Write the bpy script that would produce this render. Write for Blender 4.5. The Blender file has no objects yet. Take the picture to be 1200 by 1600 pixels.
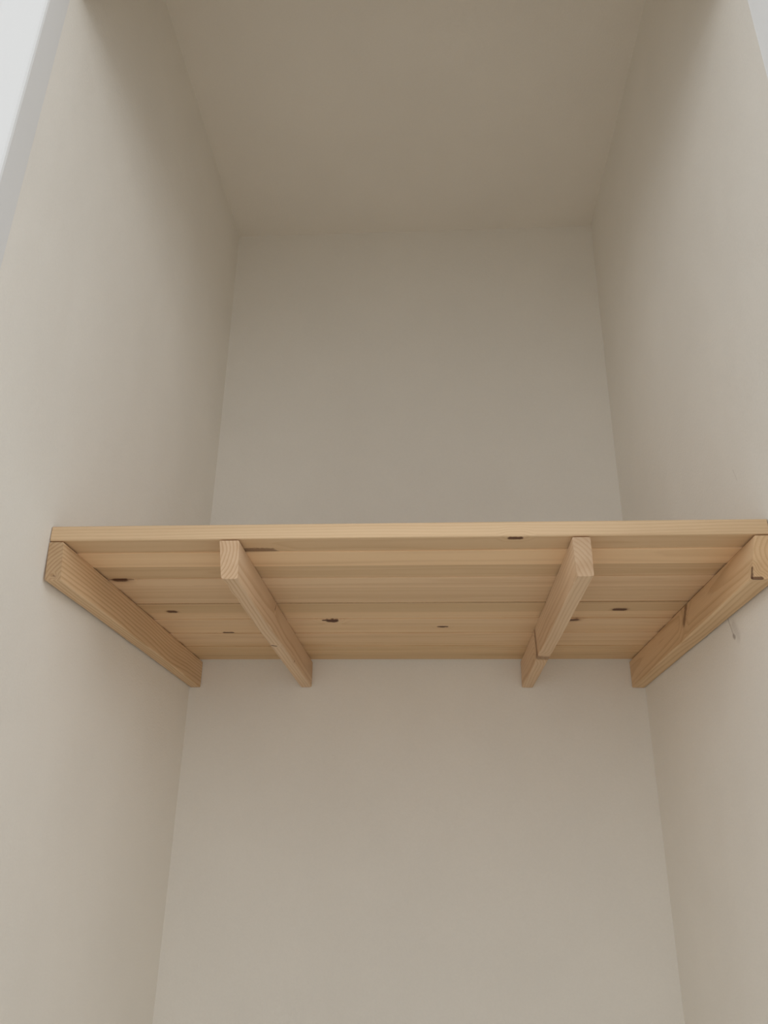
import bpy, bmesh, math, random
import mathutils
from mathutils import Vector, Matrix, noise

S = bpy.context.scene
COL = S.collection

# ------------------------------------------------------------------ camera
# world frame: x right, y into the closet, z up; origin = front left lower corner of the shelf
F_PX = 1254.85
PITCH, YAW, ROLL = 0.4140, -0.0645, 0.0143
cam_d = bpy.data.cameras.new('camera')
cam = bpy.data.objects.new('camera', cam_d)
COL.objects.link(cam)
_F = Vector((math.sin(YAW) * math.cos(PITCH), math.cos(YAW) * math.cos(PITCH), math.sin(PITCH)))
_R0 = Vector((math.cos(YAW), -math.sin(YAW), 0))
_U0 = _R0.cross(_F)
_R = math.cos(ROLL) * _R0 + math.sin(ROLL) * _U0
_U = -math.sin(ROLL) * _R0 + math.cos(ROLL) * _U0
cam.matrix_world = Matrix(((_R.x, _U.x, -_F.x, 0.4240), (_R.y, _U.y, -_F.y, -0.8052),
                           (_R.z, _U.z, -_F.z, -0.3228), (0, 0, 0, 1)))
cam_d.sensor_fit = 'VERTICAL'
cam_d.sensor_height = 24.0
cam_d.lens = F_PX / 1600.0 * 24.0
cam_d.clip_start = 0.02
S.camera = cam

# ------------------------------------------------------------------ light
world = bpy.data.worlds.new('world')
S.world = world
world.use_nodes = True
bg = world.node_tree.nodes['Background']
bg.inputs[0].default_value = (0.98, 0.985, 0.985, 1)
bg.inputs[1].default_value = 0.84


def area(name, loc, target, sx, sy, power, color):
    d = bpy.data.lights.new(name, 'AREA')
    d.shape = 'RECTANGLE'
    d.size, d.size_y = sx, sy
    d.energy = power
    d.color = color
    o = bpy.data.objects.new(name, d)
    COL.objects.link(o)
    o.location = loc
    o.rotation_euler = (Vector(target) - Vector(loc)).to_track_quat('-Z', 'Y').to_euler()
    return o


# unseen lamps added left and right behind the camera to brighten the side walls
area('side_fill', (-2.0, -2.2, 0.8), (0.4, 0.0, -0.3), 1.2, 1.2, 13, (0.95, 0.98, 1.0))
area('side_fill', (2.8, -2.2, 0.8), (0.4, 0.0, -0.3), 1.2, 1.2, 16, (0.95, 0.98, 1.0))

S.cycles.max_bounces = 14
S.cycles.diffuse_bounces = 10

S.view_settings.view_transform = 'Standard'
S.view_settings.look = 'None'
S.view_settings.gamma = 1
S.view_settings.use_curve_mapping = False
S.view_settings.exposure = 0.0

# ------------------------------------------------------------------ dimensions
W = 0.78            # closet width
D = 0.575           # closet depth behind the shelf's front edge
Y_OPEN = -0.197     # plane of the room-side wall face
ZC = 0.964          # closet ceiling
ZF = -1.50          # floor
Z_HEAD = 0.652       # top of the opening


# ------------------------------------------------------------------ node helpers
class NT:
    def __init__(self, name):
        self.m = bpy.data.materials.new(name)
        self.m.use_nodes = True
        self.t = self.m.node_tree
        self.n = self.t.nodes
        self.n.clear()
        self.out = self.n.new('ShaderNodeOutputMaterial')
        self.b = self.n.new('ShaderNodeBsdfPrincipled')
        self.t.links.new(self.b.outputs[0], self.out.inputs[0])

    def put(self, sock, v):
        if isinstance(v, bpy.types.NodeSocket):
            self.t.links.new(v, sock)
        elif isinstance(v, (tuple, list, Vector)) and len(v) == 3 and sock.type == 'RGBA':
            sock.default_value = (*v, 1)
        else:
            sock.default_value = v

    def math(self, op, a, b=0.0, c=0.0, clamp=False):
        n = self.n.new('ShaderNodeMath')
        n.operation = op
        n.use_clamp = clamp
        self.put(n.inputs[0], a)
        self.put(n.inputs[1], b)
        self.put(n.inputs[2], c)
        return n.outputs[0]

    def vmath(self, op, a, b=(0, 0, 0)):
        n = self.n.new('ShaderNodeVectorMath')
        n.operation = op
        self.put(n.inputs[0], a)
        if op == 'SCALE':
            self.put(n.inputs['Scale'], b)
        else:
            self.put(n.inputs[1], b)
        return n.outputs['Value'] if op in ('LENGTH', 'DOT_PRODUCT', 'DISTANCE') else n.outputs['Vector']

    def noise(self, vec, scale, detail=3.0, rough=0.5, col=False):
        n = self.n.new('ShaderNodeTexNoise')
        self.put(n.inputs['Vector'], vec)
        n.inputs['Scale'].default_value = scale
        n.inputs['Detail'].default_value = detail
        n.inputs['Roughness'].default_value = rough
        return n.outputs['Color'] if col else n.outputs[0]

    def attr(self, name):
        n = self.n.new('ShaderNodeAttribute')
        n.attribute_name = name
        return n

    def mix(self, fac, a, b):
        n = self.n.new('ShaderNodeMix')
        n.data_type = 'RGBA'
        self.put(n.inputs[0], fac)
        self.put(n.inputs[6], a)
        self.put(n.inputs[7], b)
        return n.outputs[2]

    def maprange(self, v, a, b, c=0.0, d=1.0, smooth=True):
        n = self.n.new('ShaderNodeMapRange')
        n.interpolation_type = 'SMOOTHSTEP' if smooth else 'LINEAR'
        self.put(n.inputs[0], v)
        for i, q in enumerate((a, b, c, d)):
            self.put(n.inputs[i + 1], q)
        return n.outputs[0]

    def xyz(self, v):
        n = self.n.new('ShaderNodeSeparateXYZ')
        self.put(n.inputs[0], v)
        return n.outputs

    def comb(self, x, y, z):
        n = self.n.new('ShaderNodeCombineXYZ')
        for i, q in enumerate((x, y, z)):
            self.put(n.inputs[i], q)
        return n.outputs[0]

    def capsule(self, p, a, b, r, soft=0.35):
        """1 inside a streak from a to b of radius r, 0 outside"""
        a, b = Vector(a), Vector(b)
        d = b - a
        pa = self.vmath('SUBTRACT', p, tuple(a))
        L = max(d.length_squared, 1e-12)
        t = self.math('MULTIPLY', self.vmath('DOT_PRODUCT', pa, tuple(d)), 1.0 / L, clamp=True)
        q = self.vmath('SCALE', tuple(d), t)
        dist = self.vmath('DISTANCE', pa, q)
        return self.maprange(dist, r * (1 - soft), r * (1 + soft), 1.0, 0.0)

    def bump(self, h, dist, strength=1.0):
        n = self.n.new('ShaderNodeBump')
        n.inputs['Strength'].default_value = strength
        n.inputs['Distance'].default_value = dist
        self.put(n.inputs['Height'], h)
        self.t.links.new(n.outputs[0], self.b.inputs['Normal'])


def paint(name, col, rough=0.85, grain=1.0, marks=(), mottling=0.035):
    """emulsion painted plaster: roller stipple and slight unevenness; marks = scuffs (a, b, r, strength)"""
    k = NT(name)
    p = k.attr('wc').outputs['Vector']
    big = k.noise(p, 7.0, 2)
    fine = k.noise(p, 420.0, 2)
    v = k.math('ADD', k.math('MULTIPLY', k.math('SUBTRACT', big, 0.5), mottling * 2),
               k.math('MULTIPLY', k.math('SUBTRACT', fine, 0.5), 0.05 * grain))
    v = k.math('ADD', v, 1.0)
    c = k.vmath('SCALE', tuple(col), v)
    for a, b, r, s in marks:
        w = k.noise(p, 160.0, 2, col=True)
        pp = k.vmath('ADD', p, k.vmath('SCALE', k.vmath('SUBTRACT', w, (0.5, 0.5, 0.5)), r * 1.2))
        mk = k.capsule(pp, a, b, r, 0.7)
        c = k.mix(k.math('MULTIPLY', mk, s), c, (0.17, 0.12, 0.10))
    k.put(k.b.inputs['Base Color'], c)
    k.b.inputs['Roughness'].default_value = rough
    k.b.inputs['Specular IOR Level'].default_value = 0.25
    hgt = k.math('ADD', k.noise(p, 300.0, 3), k.math('MULTIPLY', k.noise(p, 12.0, 2), 6.0))
    k.bump(hgt, 0.00035 * grain)
    return k.m


def pine(name, along, pith, ring=0.0035, tone=1.0, warm=0.0, wob=0.004, contrast=0.35, knots=(), end=1.0):
    """solid pine: growth rings about a pith line that runs along `along`, so faces show grain lines and
    end grain shows arcs.  pith = the two coordinates of the pith across the grain (x,z or y,z).
    knots = (a, b, radius, darkness[, halo])"""
    k = NT(name)
    p = k.attr('wc').outputs['Vector']
    X, Y, Z = k.xyz(p)
    a = (X, Y)[along]
    c1 = (Y, X)[along]
    # low frequency wander of the pith along the board
    ln = k.noise(k.comb(k.math('MULTIPLY', a, 2.3), pith[0] * 37.0, pith[1] * 53.0), 1.0, 2, col=True)
    lx, ly, lz = k.xyz(ln)
    u = k.math('ADD', k.math('SUBTRACT', c1, pith[0]), k.math('MULTIPLY', k.math('SUBTRACT', lx, 0.5), wob * 4))
    w = k.math('ADD', k.math('SUBTRACT', Z, pith[1]), k.math('MULTIPLY', k.math('SUBTRACT', ly, 0.5), wob * 4))
    r = k.math('SQRT', k.math('ADD', k.math('MULTIPLY', u, u), k.math('MULTIPLY', w, w)))
    stretch = k.comb(*( (k.math('MULTIPLY', X, 6.0), k.math('MULTIPLY', Y, 60.0), k.math('MULTIPLY', Z, 60.0)) if along == 0
                       else (k.math('MULTIPLY', X, 60.0), k.math('MULTIPLY', Y, 6.0), k.math('MULTIPLY', Z, 60.0))))
    n1 = k.noise(stretch, 1.0, 3)
    r = k.math('ADD', r, k.math('MULTIPLY', k.math('SUBTRACT', n1, 0.5), ring * 0.9))
    # grain bends round the knots
    for kn in knots:
        halo = k.capsule(p, kn[0], kn[1], kn[2] * 2.6, 0.9)
        r = k.math('ADD', r, k.math('MULTIPLY', halo, ring * 1.3))
    ph = k.math('FRACT', k.math('DIVIDE', r, ring))
    late = k.math('MULTIPLY', k.maprange(ph, 0.35, 0.86), k.maprange(ph, 0.9, 1.0, 1.0, 0.0))
    # wide bands of warmer heartwood and paler sapwood
    band = k.noise(k.comb(*((k.math('MULTIPLY', X, 1.2), k.math('MULTIPLY', Y, 38.0), k.math('MULTIPLY', Z, 38.0)) if along == 0
                            else (k.math('MULTIPLY', X, 38.0), k.math('MULTIPLY', Y, 1.5), k.math('MULTIPLY', Z, 38.0)))), 1.0, 2)
    fib = k.noise(k.comb(*((k.math('MULTIPLY', X, 22.0), k.math('MULTIPLY', Y, 900.0), k.math('MULTIPLY', Z, 900.0)) if along == 0
                           else (k.math('MULTIPLY', X, 900.0), k.math('MULTIPLY', Y, 22.0), k.math('MULTIPLY', Z, 900.0)))), 1.0, 3)
    light = Vector((0.74, 0.54, 0.35)) * tone
    dark = Vector((0.54, 0.34, 0.18)) * tone
    light.x *= 1 + warm * 0.3
    light.z *= 1 - warm
    dark.z *= 1 - warm
    f = k.math('ADD', k.math('MULTIPLY', late, contrast),
               k.math('MULTIPLY', k.maprange(band, 0.42, 0.72), 0.30))
    f = k.math('ADD', f, k.math('MULTIPLY', k.math('SUBTRACT', fib, 0.5), 0.18), clamp=True)
    c = k.mix(f, tuple(light), tuple(dark))
    for kn in knots:
        wv = k.noise(p, 260.0, 2, col=True)
        pp = k.vmath('ADD', p, k.vmath('SCALE', k.vmath('SUBTRACT', wv, (0.5, 0.5, 0.5)), kn[2] * 0.8))
        if len(kn) > 4:      # brown halo about the knot
            h = k.capsule(pp, kn[0], kn[1], kn[2] + kn[4], 0.55)
            c = k.mix(k.math('MULTIPLY', h, 0.45), c, (0.33, 0.17, 0.075))
        mk = k.capsule(pp, kn[0], kn[1], kn[2], 0.3)
        c = k.mix(k.math('MULTIPLY', mk, kn[3]), c, (0.085, 0.026, 0.010))
    if end != 1.0:       # sawn end grain soaks up dirt and is browner than the planed sides
        g = k.n.new('ShaderNodeNewGeometry')
        ny = k.math('ABSOLUTE', k.xyz(g.outputs['True Normal'])[1])
        e = k.maprange(ny, 0.8, 0.95)
        c = k.mix(e, c, k.vmath('MULTIPLY', c, (end, end * 0.95, end * 0.90)))
    k.put(k.b.inputs['Base Color'], c)
    k.b.inputs['Roughness'].default_value = 0.62
    k.b.inputs['Specular IOR Level'].default_value = 0.3
    k.bump(k.math('ADD', fib, k.math('MULTIPLY', late, 0.8)), 0.00018)
    return k.m


# ------------------------------------------------------------------ mesh helpers
def link(name, bm, mat, parent=None, loc=(0, 0, 0), kind=None, smooth=False):
    """one mesh object; vertices are given in world coordinates, which are kept in the attribute 'wc'"""
    bmesh.ops.recalc_face_normals(bm, faces=bm.faces[:])
    me = bpy.data.meshes.new(name)
    lay = bm.verts.layers.float_vector.new('wc')
    for v in bm.verts:
        v[lay] = v.co.copy()
        v.co = v.co - Vector(loc)
    if smooth:
        for f in bm.faces:
            f.smooth = True
    bm.to_mesh(me)
    bm.free()
    me.materials.append(mat)
    o = bpy.data.objects.new(name, me)
    COL.objects.link(o)
    if parent is not None:
        o.parent = parent
        o.location = Vector(loc) - parent.location
    else:
        o.location = loc
    if kind:
        o['kind'] = kind
    return o


def box(bm, x0, x1, y0, y1, z0, z1, bev=0.0, seg=2):
    r = bmesh.ops.create_cube(bm, size=1.0)
    vs = r['verts']
    for v in vs:
        v.co = Vector((x0 + (v.co.x + .5) * (x1 - x0), y0 + (v.co.y + .5) * (y1 - y0), z0 + (v.co.z + .5) * (z1 - z0)))
    if bev:
        es = {e for v in vs for e in v.link_edges}
        bmesh.ops.bevel(bm, geom=list(es), offset=bev, segments=seg, profile=0.5, affect='EDGES')
    return bm


def tag(o, label, cat, group=None):
    o['label'] = label
    o['category'] = cat
    if group:
        o['group'] = group


# ------------------------------------------------------------------ the setting
WALL = (0.812, 0.784, 0.728)
m_wall = paint('wall_paint', WALL)
m_ceil = paint('ceiling_paint', (0.812, 0.784, 0.728))
m_wall_r = paint('wall_paint_scuffed', WALL, marks=(
    ((W, 0.158, -0.045), (W, 0.148, -0.068), 0.0012, 0.32),
    ((W, 0.149, -0.069), (W, 0.146, -0.071), 0.0026, 0.55),
    ((W, 0.143, -0.058), (W, 0.135, -0.072), 0.0065, 0.16),
    ((W, 0.063, 0.108), (W, 0.057, 0.092), 0.0011, 0.28)))
m_trim = paint('trim_gloss_paint', (0.75, 0.755, 0.755), rough=0.42, grain=0.3, mottling=0.01)
m_floor = paint('floor_covering', (0.66, 0.62, 0.56), rough=0.7)


def bow(z):
    """the plaster swells a few millimetres between shelf and ceiling"""
    if z <= 0 or z >= ZC:
        return 0.0
    return 0.0052 * math.sin(math.pi * (z / ZC) ** 0.62)


def side_wall(name, sgn, x, mat):
    bm = bmesh.new()
    ys = [Y_OPEN + (D - Y_OPEN) * i / 16 for i in range(17)]
    zs = [ZF + (0 - ZF) * i / 8 for i in range(8)] + [(ZC + .0) * i / 24 for i in range(25)]
    grid = []
    for y in ys:
        row = []
        for z in zs:
            k = max(0.0, min(1.0, (y + 0.05) / 0.35))
            row.append(bm.verts.new((x + sgn * bow(z) * k, y, z)))
        grid.append(row)
    for i in range(len(ys) - 1):
        for j in range(len(zs) - 1):
            bm.faces.new((grid[i][j], grid[i + 1][j], grid[i + 1][j + 1], grid[i][j + 1]))
    # give the wall its thickness
    xo = x - sgn * 0.10
    o = [bm.verts.new((xo, ys[0], zs[0])), bm.verts.new((xo, ys[-1], zs[0])),
         bm.verts.new((xo, ys[-1], zs[-1])), bm.verts.new((xo, ys[0], zs[-1]))]
    bm.faces.new(o)
    n = len(zs) - 1
    bm.faces.new([grid[i][0] for i in range(len(ys))] + [o[1], o[0]])
    bm.faces.new([grid[i][n] for i in range(len(ys))] + [o[2], o[3]])
    bm.faces.new([grid[0][j] for j in range(n + 1)] + [o[3], o[0]])
    bm.faces.new([grid[-1][j] for j in range(n + 1)] + [o[2], o[1]])
    return link(name, bm, mat, kind='structure')


side_wall('wall_left', 1, 0.0, m_wall)
side_wall('wall_right', -1, W, m_wall_r)
link('wall_back', box(bmesh.new(), -0.10, W + 0.10, D, D + 0.10, ZF, ZC), m_wall, kind='structure')
bm = box(bmesh.new(), -0.10, W + 0.10, Y_OPEN, D + 0.10, ZC, ZC + 0.10)

link('ceiling', bm, m_ceil, kind='structure')
link('floor', box(bmesh.new(), -2.2, 3.0, -4.0, D + 0.10, ZF - 0.10, ZF), m_floor, kind='structure')

# room-side wall with the closet opening in it
bm = bmesh.new()
box(bm, -2.2, -0.10, Y_OPEN, Y_OPEN + 0.10, ZF, ZC)
box(bm, W + 0.10, 3.0, Y_OPEN, Y_OPEN + 0.10, ZF, ZC)
box(bm, 0.0, W, Y_OPEN, Y_OPEN + 0.015, Z_HEAD, ZC)
link('wall_front', bm, m_wall, kind='structure')


def casing(name, pts_x, z0, z1):
    """moulded door casing: profile in (offset from the opening, thickness), extruded upwards"""
    bm = bmesh.new()
    rows = []
    for z in (z0, z1):
        rows.append([bm.verts.new((x, Y_OPEN - t, z)) for x, t in pts_x])
    n = len(pts_x)
    for i in range(n):
        bm.faces.new((rows[0][i], rows[0][(i + 1) % n], rows[1][(i + 1) % n], rows[1][i]))
    bm.faces.new(rows[0])
    bm.faces.new(rows[1])
    return link(name, bm, m_trim, kind='structure')


prof = [(0.0, 0.0), (0.0, 0.033), (0.0008, 0.0352), (0.0028, 0.0365), (0.006, 0.037), (0.050, 0.037), (0.054, 0.0355),
        (0.058, 0.030), (0.064, 0.0265), (0.070, 0.024), (0.072, 0.021), (0.072, 0.0)]
casing('trim_1', [(-a, t) for a, t in prof], ZF, Z_HEAD)
prof_r = [(0.0, 0.0), (0.0006, 0.0012), (0.0105, 0.0250), (0.0125, 0.0268), (0.0155, 0.0275), (0.050, 0.0275), (0.056, 0.024), (0.072, 0.018), (0.072, 0.0)]
casing('trim_2', [(W + a, t) for a, t in prof_r], ZF, Z_HEAD)
link('trim_3', box(bmesh.new(), -0.072, W + 0.072, Y_OPEN - 0.036, Y_OPEN, Z_HEAD, Z_HEAD + 0.072, 0.003), m_trim, kind='structure')

# ------------------------------------------------------------------ the shelf: a board of thirteen glued staves
TOP = 0.0188
edges = [0.0, 0.0385, 0.0845, 0.1300, 0.1690, 0.2335, 0.2765, 0.3110, 0.3480, 0.3880, 0.4320, 0.4665, 0.5090, 0.5595]
#        recess of the underside above the datum, tone, warmth, ring spacing, pith offset (across, up)
stv = [(0.0016, 0.92, 0.05, 0.0032, (0.020, 0.050)),
       (0.0000, 1.16, 0.04, 0.0050, (0.015, -0.060)),
       (0.0018, 0.90, 0.06, 0.0036, (0.030, 0.040)),
       (0.0003, 1.04, 0.00, 0.0045, (0.010, -0.045)),
       (0.0016, 0.97, 0.02, 0.0050, (0.030, 0.055)),
       (0.0006, 0.88, 0.08, 0.0034, (0.000, 0.035)),
       (0.0018, 1.04, 0.04, 0.0042, (0.040, -0.040)),
       (0.0002, 1.03, 0.02, 0.0046, (0.018, 0.028)),
       (0.0016, 1.05, 0.04, 0.0050, (0.020, -0.050)),
       (0.0002, 1.04, 0.02, 0.0044, (0.010, 0.040)),
       (0.0015, 1.00, 0.06, 0.0040, (0.030, -0.035)),
       (0.0003, 0.91, 0.10, 0.0028, (0.025, 0.040)),
       (0.0014, 0.86, 0.10, 0.0034, (0.020, -0.040))]
shelf_knots = {
    0: [((0.218, 0.0360, 0.001), (0.240, 0.0370, 0.001), 0.0085, 0.62), ((0.509, 0.0055, 0.001), (0.519, 0.0055, 0.001), 0.0038, 0.92),
        ((0.655, 0.036, 0), (0.690, 0.037, 0), 0.0014, 0.45)],
    2: [((0.645, 0.112, 0), (0.656, 0.112, 0), 0.0014, 0.45), ((0.0, 0.0850, 0), (0.78, 0.0850, 0), 0.0006, 0.30)],
    3: [((0.0285, 0.1315, 0.0005), (0.0365, 0.1315, 0.0005), 0.0058, 0.92, 0.004), ((0.012, 0.1310, 0), (0.05, 0.1305, 0), 0.0012, 0.5),
        ((0.12, 0.1560, 0), (0.78, 0.1500, 0), 0.0006, 0.18)],
    5: [((0.0, 0.2342, 0), (0.78, 0.2345, 0), 0.0012, 0.45), ((0.054, 0.2700, 0.001), (0.060, 0.2700, 0.001), 0.0048, 0.9, 0.002),
        ((0.674, 0.2690, 0), (0.684, 0.2690, 0), 0.0050, 0.92, 0.003)],
    7: [((0.267, 0.3150, 0), (0.285, 0.3140, 0), 0.0034, 0.97), ((0.276, 0.320, 0), (0.281, 0.320, 0), 0.0062, 0.97),
        ((0.617, 0.3200, 0), (0.627, 0.3170, 0), 0.0052, 0.85, 0.004)],
    8: [((0.433, 0.3560, 0.0016), (0.444, 0.3560, 0.0016), 0.0030, 0.96), ((0.4385, 0.3530, 0.0016), (0.4385, 0.3570, 0.0016), 0.0040, 0.96),
        ((0.104, 0.3850, 0.0016), (0.116, 0.3850, 0.0016), 0.0032, 0.95)],
    10: [((0.60, 0.4660, 0), (0.76, 0.4668, 0), 0.0012, 0.35)],
}
shelf = bpy.data.objects.new('shelf', None)
COL.objects.link(shelf)
shelf.location = (W / 2, 0.28, 0.0)
tag(shelf, 'pale pine shelf of glued staves spanning the white alcove between its two side walls', 'shelf')
for i, (rec, tone, warm, ring, po) in enumerate(stv):
    y0, y1 = edges[i], edges[i + 1]
    bm = bmesh.new()
    x0, x1 = 0.0012, W - 0.0012
    # cross-section with eased arrises so that the glue lines read as fine grooves; slightly cupped underside
    c = 0.0004
    g = 0.00005
    cf = 0.0009 if i == 0 else c
    cup = (0.0003 if i % 2 else -0.0003)
    sec = [(y0 + g, rec + cf), (y0 + g + cf, rec), ((y0 + y1) / 2, rec + cup * 0.6 + 0.0002 * (i % 2 == 0)), (y1 - g - c, rec),
           (y1 - g, rec + c), (y1 - g, TOP - c), (y1 - g - c, TOP), (y0 + g + cf, TOP), (y0 + g, TOP - cf)]
    rnd = random.Random(40 + i)
    off = rnd.uniform(0, 50)
    n = 12
    rings_ = []
    for a in range(n + 1):
        x = x0 + (x1 - x0) * a / n
        dz = 0.00015 * noise.noise((x * 3 + off, i * 1.7, 0))
        wav = 0.00025 * noise.noise((x * 4 + off, i * 2.7, 3)) if i == 0 else 0.0
        rings_.append([bm.verts.new((x, y - (wav if y < 0.01 and i == 0 else 0), z + (dz if z < 0.01 else 0))) for y, z in sec])
    m = len(sec)
    for a in range(n):
        for b in range(m):
            bm.faces.new((rings_[a][b], rings_[a][(b + 1) % m], rings_[a + 1][(b + 1) % m], rings_[a + 1][b]))
    bm.faces.new(rings_[0])
    bm.faces.new(rings_[-1])
    mat = pine('pine_stave', 0, (y0 + po[0], po[1]), ring=ring, tone=tone, warm=warm, wob=0.003,
               contrast=0.20 if i else 0.22, knots=shelf_knots.get(i, ()))
    link('stave', bm, mat, parent=shelf, loc=(W / 2, (y0 + y1) / 2, rec))


# ------------------------------------------------------------------ the four battens under the shelf
def batten(name, front, back, mat, seed, y0=0.0005, y1=D - 0.001, r=0.0013, nicks=(), label='', rough=0.0004):
    """front/back: (x_left_top, x_right_top, x_left_bottom, x_right_bottom, height)"""
    bm = bmesh.new()
    n = 40
    rings_ = []
    for a in range(n + 1):
        t = a / n
        y = y0 + (y1 - y0) * t
        f = [front[j] * (1 - t) + back[j] * t for j in range(5)]
        bowx = 0.0006 * math.sin(math.pi * t) * (1 if seed % 2 else -1)
        lt, rt, lb, rb, h = f
        # chamfered outline, clockwise from top left
        def P(u, v):
            xl = lt * (1 - v) + lb * v
            xr = rt * (1 - v) + rb * v
            return (xl + (xr - xl) * u + bowx, -h * v)
        rw = r / (rt - lt)
        rh = r / h
        e = 0.35
        pts = [P(rw * .5, 0), P(1 - rw * .5, 0), P(1, rh * .5), P(1, .33), P(1, .66), P(1, 1 - rh), P(1 - rw * e, 1 - rh * e), P(1 - rw, 1),
               P(.5, 1), P(rw, 1), P(rw * e, 1 - rh * e), P(0, 1 - rh), P(0, .66), P(0, .33), P(0, rh * .5)]
        row = []
        for j, (x, z) in enumerate(pts):
            k = rough * (1 if 2 < j < 14 else 0.0)
            x += k * noise.noise((x * 30, y * 14, z * 30 + seed * 7.3))
            z += k * noise.noise((x * 30 + 9, y * 14, z * 30 + seed * 3.1)) if z < -0.01 else 0
            for (ny, side, depth, width) in nicks:      # chips knocked off a lower arris
                if (side < 0 and j in (9, 10, 11)) or (side > 0 and j in (5, 6, 7)):
                    g = math.exp(-((y - ny) / width) ** 2)
                    x -= side * depth * g
                    z += depth * 0.7 * g
            row.append(bm.verts.new((x, y, z)))
        rings_.append(row)
    m = len(rings_[0])
    for a in range(n):
        for b in range(m):
            bm.faces.new((rings_[a][b], rings_[a][(b + 1) % m], rings_[a + 1][(b + 1) % m], rings_[a + 1][b]))
    for rr, sy in ((rings_[0], -1), (rings_[-1], 1)):
        bm.faces.new(rr)
    cx = (front[0] + front[1] + back[0] + back[1]) / 4
    o = link(name, bm, mat, loc=(cx, (y0 + y1) / 2, -front[4]))
    tag(o, label, 'batten', 'battens carrying the shelf')
    return o


m_b1 = pine('pine_batten_brown', 1, (0.052, -0.060), ring=0.0042, tone=0.96, warm=0.04, wob=0.005, contrast=0.60, end=0.74,
            knots=(((0.0120, 0.0, -0.039), (0.0140, 0.0, -0.040), 0.0010, 0.4),))
m_b2 = pine('pine_batten_ringed', 1, (0.165, -0.012), ring=0.0040, tone=0.98, warm=-0.04, wob=0.004, contrast=0.55, end=0.90,
            knots=(((0.2000, 0.286, -0.0445), (0.2045, 0.290, -0.0445), 0.0020, 0.92),
                   ((0.2140, 0.389, -0.0420), (0.2140, 0.391, -0.0420), 0.0018, 0.55),
                   ((0.2150, 0.226, -0.0040), (0.2150, 0.219, -0.0130), 0.0016, 0.85),
                   ((0.2140, 0.565, -0.0390), (0.2140, 0.566, -0.0390), 0.0016, 0.45)))
m_b3 = pine('pine_batten_diagonal', 1, (0.540, -0.052), ring=0.0046, tone=1.00, warm=-0.04, wob=0.004, contrast=0.38, end=0.78,
            knots=(((0.5736, 0.364, -0.006), (0.5736, 0.357, -0.0380), 0.0050, 0.50, 0.005),
                   ((0.5736, 0.360, -0.0440), (0.5940, 0.3640, -0.0442), 0.0085, 0.30, 0.003),
                   ((0.5740, 0.0225, -0.0415), (0.5740, 0.0230, -0.0415), 0.0010, 0.85)))
m_b4 = pine('pine_batten_knotty', 1, (0.790, -0.020), ring=0.0050, tone=0.98, warm=0.06, wob=0.005, contrast=0.40, end=0.92,
            knots=(((0.7520, 0.0010, -0.0475), (0.7540, 0.0012, -0.0355), 0.0021, 0.80),
                   ((0.7520, 0.0010, -0.0478), (0.7625, 0.0010, -0.0478), 0.0021, 0.80),
                   ((0.7560, 0.2440, -0.0040), (0.7540, 0.2530, -0.0220), 0.0062, 0.50, 0.002)))
batten('batten', (0.0006, 0.0168, 0.0034, 0.0212, 0.0444), (0.0012, 0.0191, 0.0018, 0.0191, 0.0442), m_b1, 1, r=0.0012,
       label='brown pine batten with close grain fixed to the left wall under the shelf')
batten('batten', (0.1920, 0.2138, 0.1980, 0.2158, 0.0442), (0.1950, 0.2140, 0.1955, 0.2140, 0.0442), m_b2, 2, r=0.0022,
       nicks=((0.022, -1, 0.0012, 0.012), (0.075, -1, 0.0010, 0.010)),
       label='pine batten with a small dark knot on its underside, second from the left wall')
batten('batten', (0.5736, 0.5926, 0.5750, 0.5928, 0.0440), (0.5736, 0.5926, 0.5740, 0.5926, 0.0442), m_b3, 3, r=0.0016,
       label='pine batten with diagonal end grain and a brown rear knot, second from the right wall')
batten('batten', (0.7630, 0.7786, 0.7522, 0.7782, 0.0485), (0.7580, 0.7790, 0.7580, 0.7790, 0.0442), m_b4, 4, r=0.0016,
       label='knotty pine batten with a V-shaped knot at its front, fixed to the right wall')
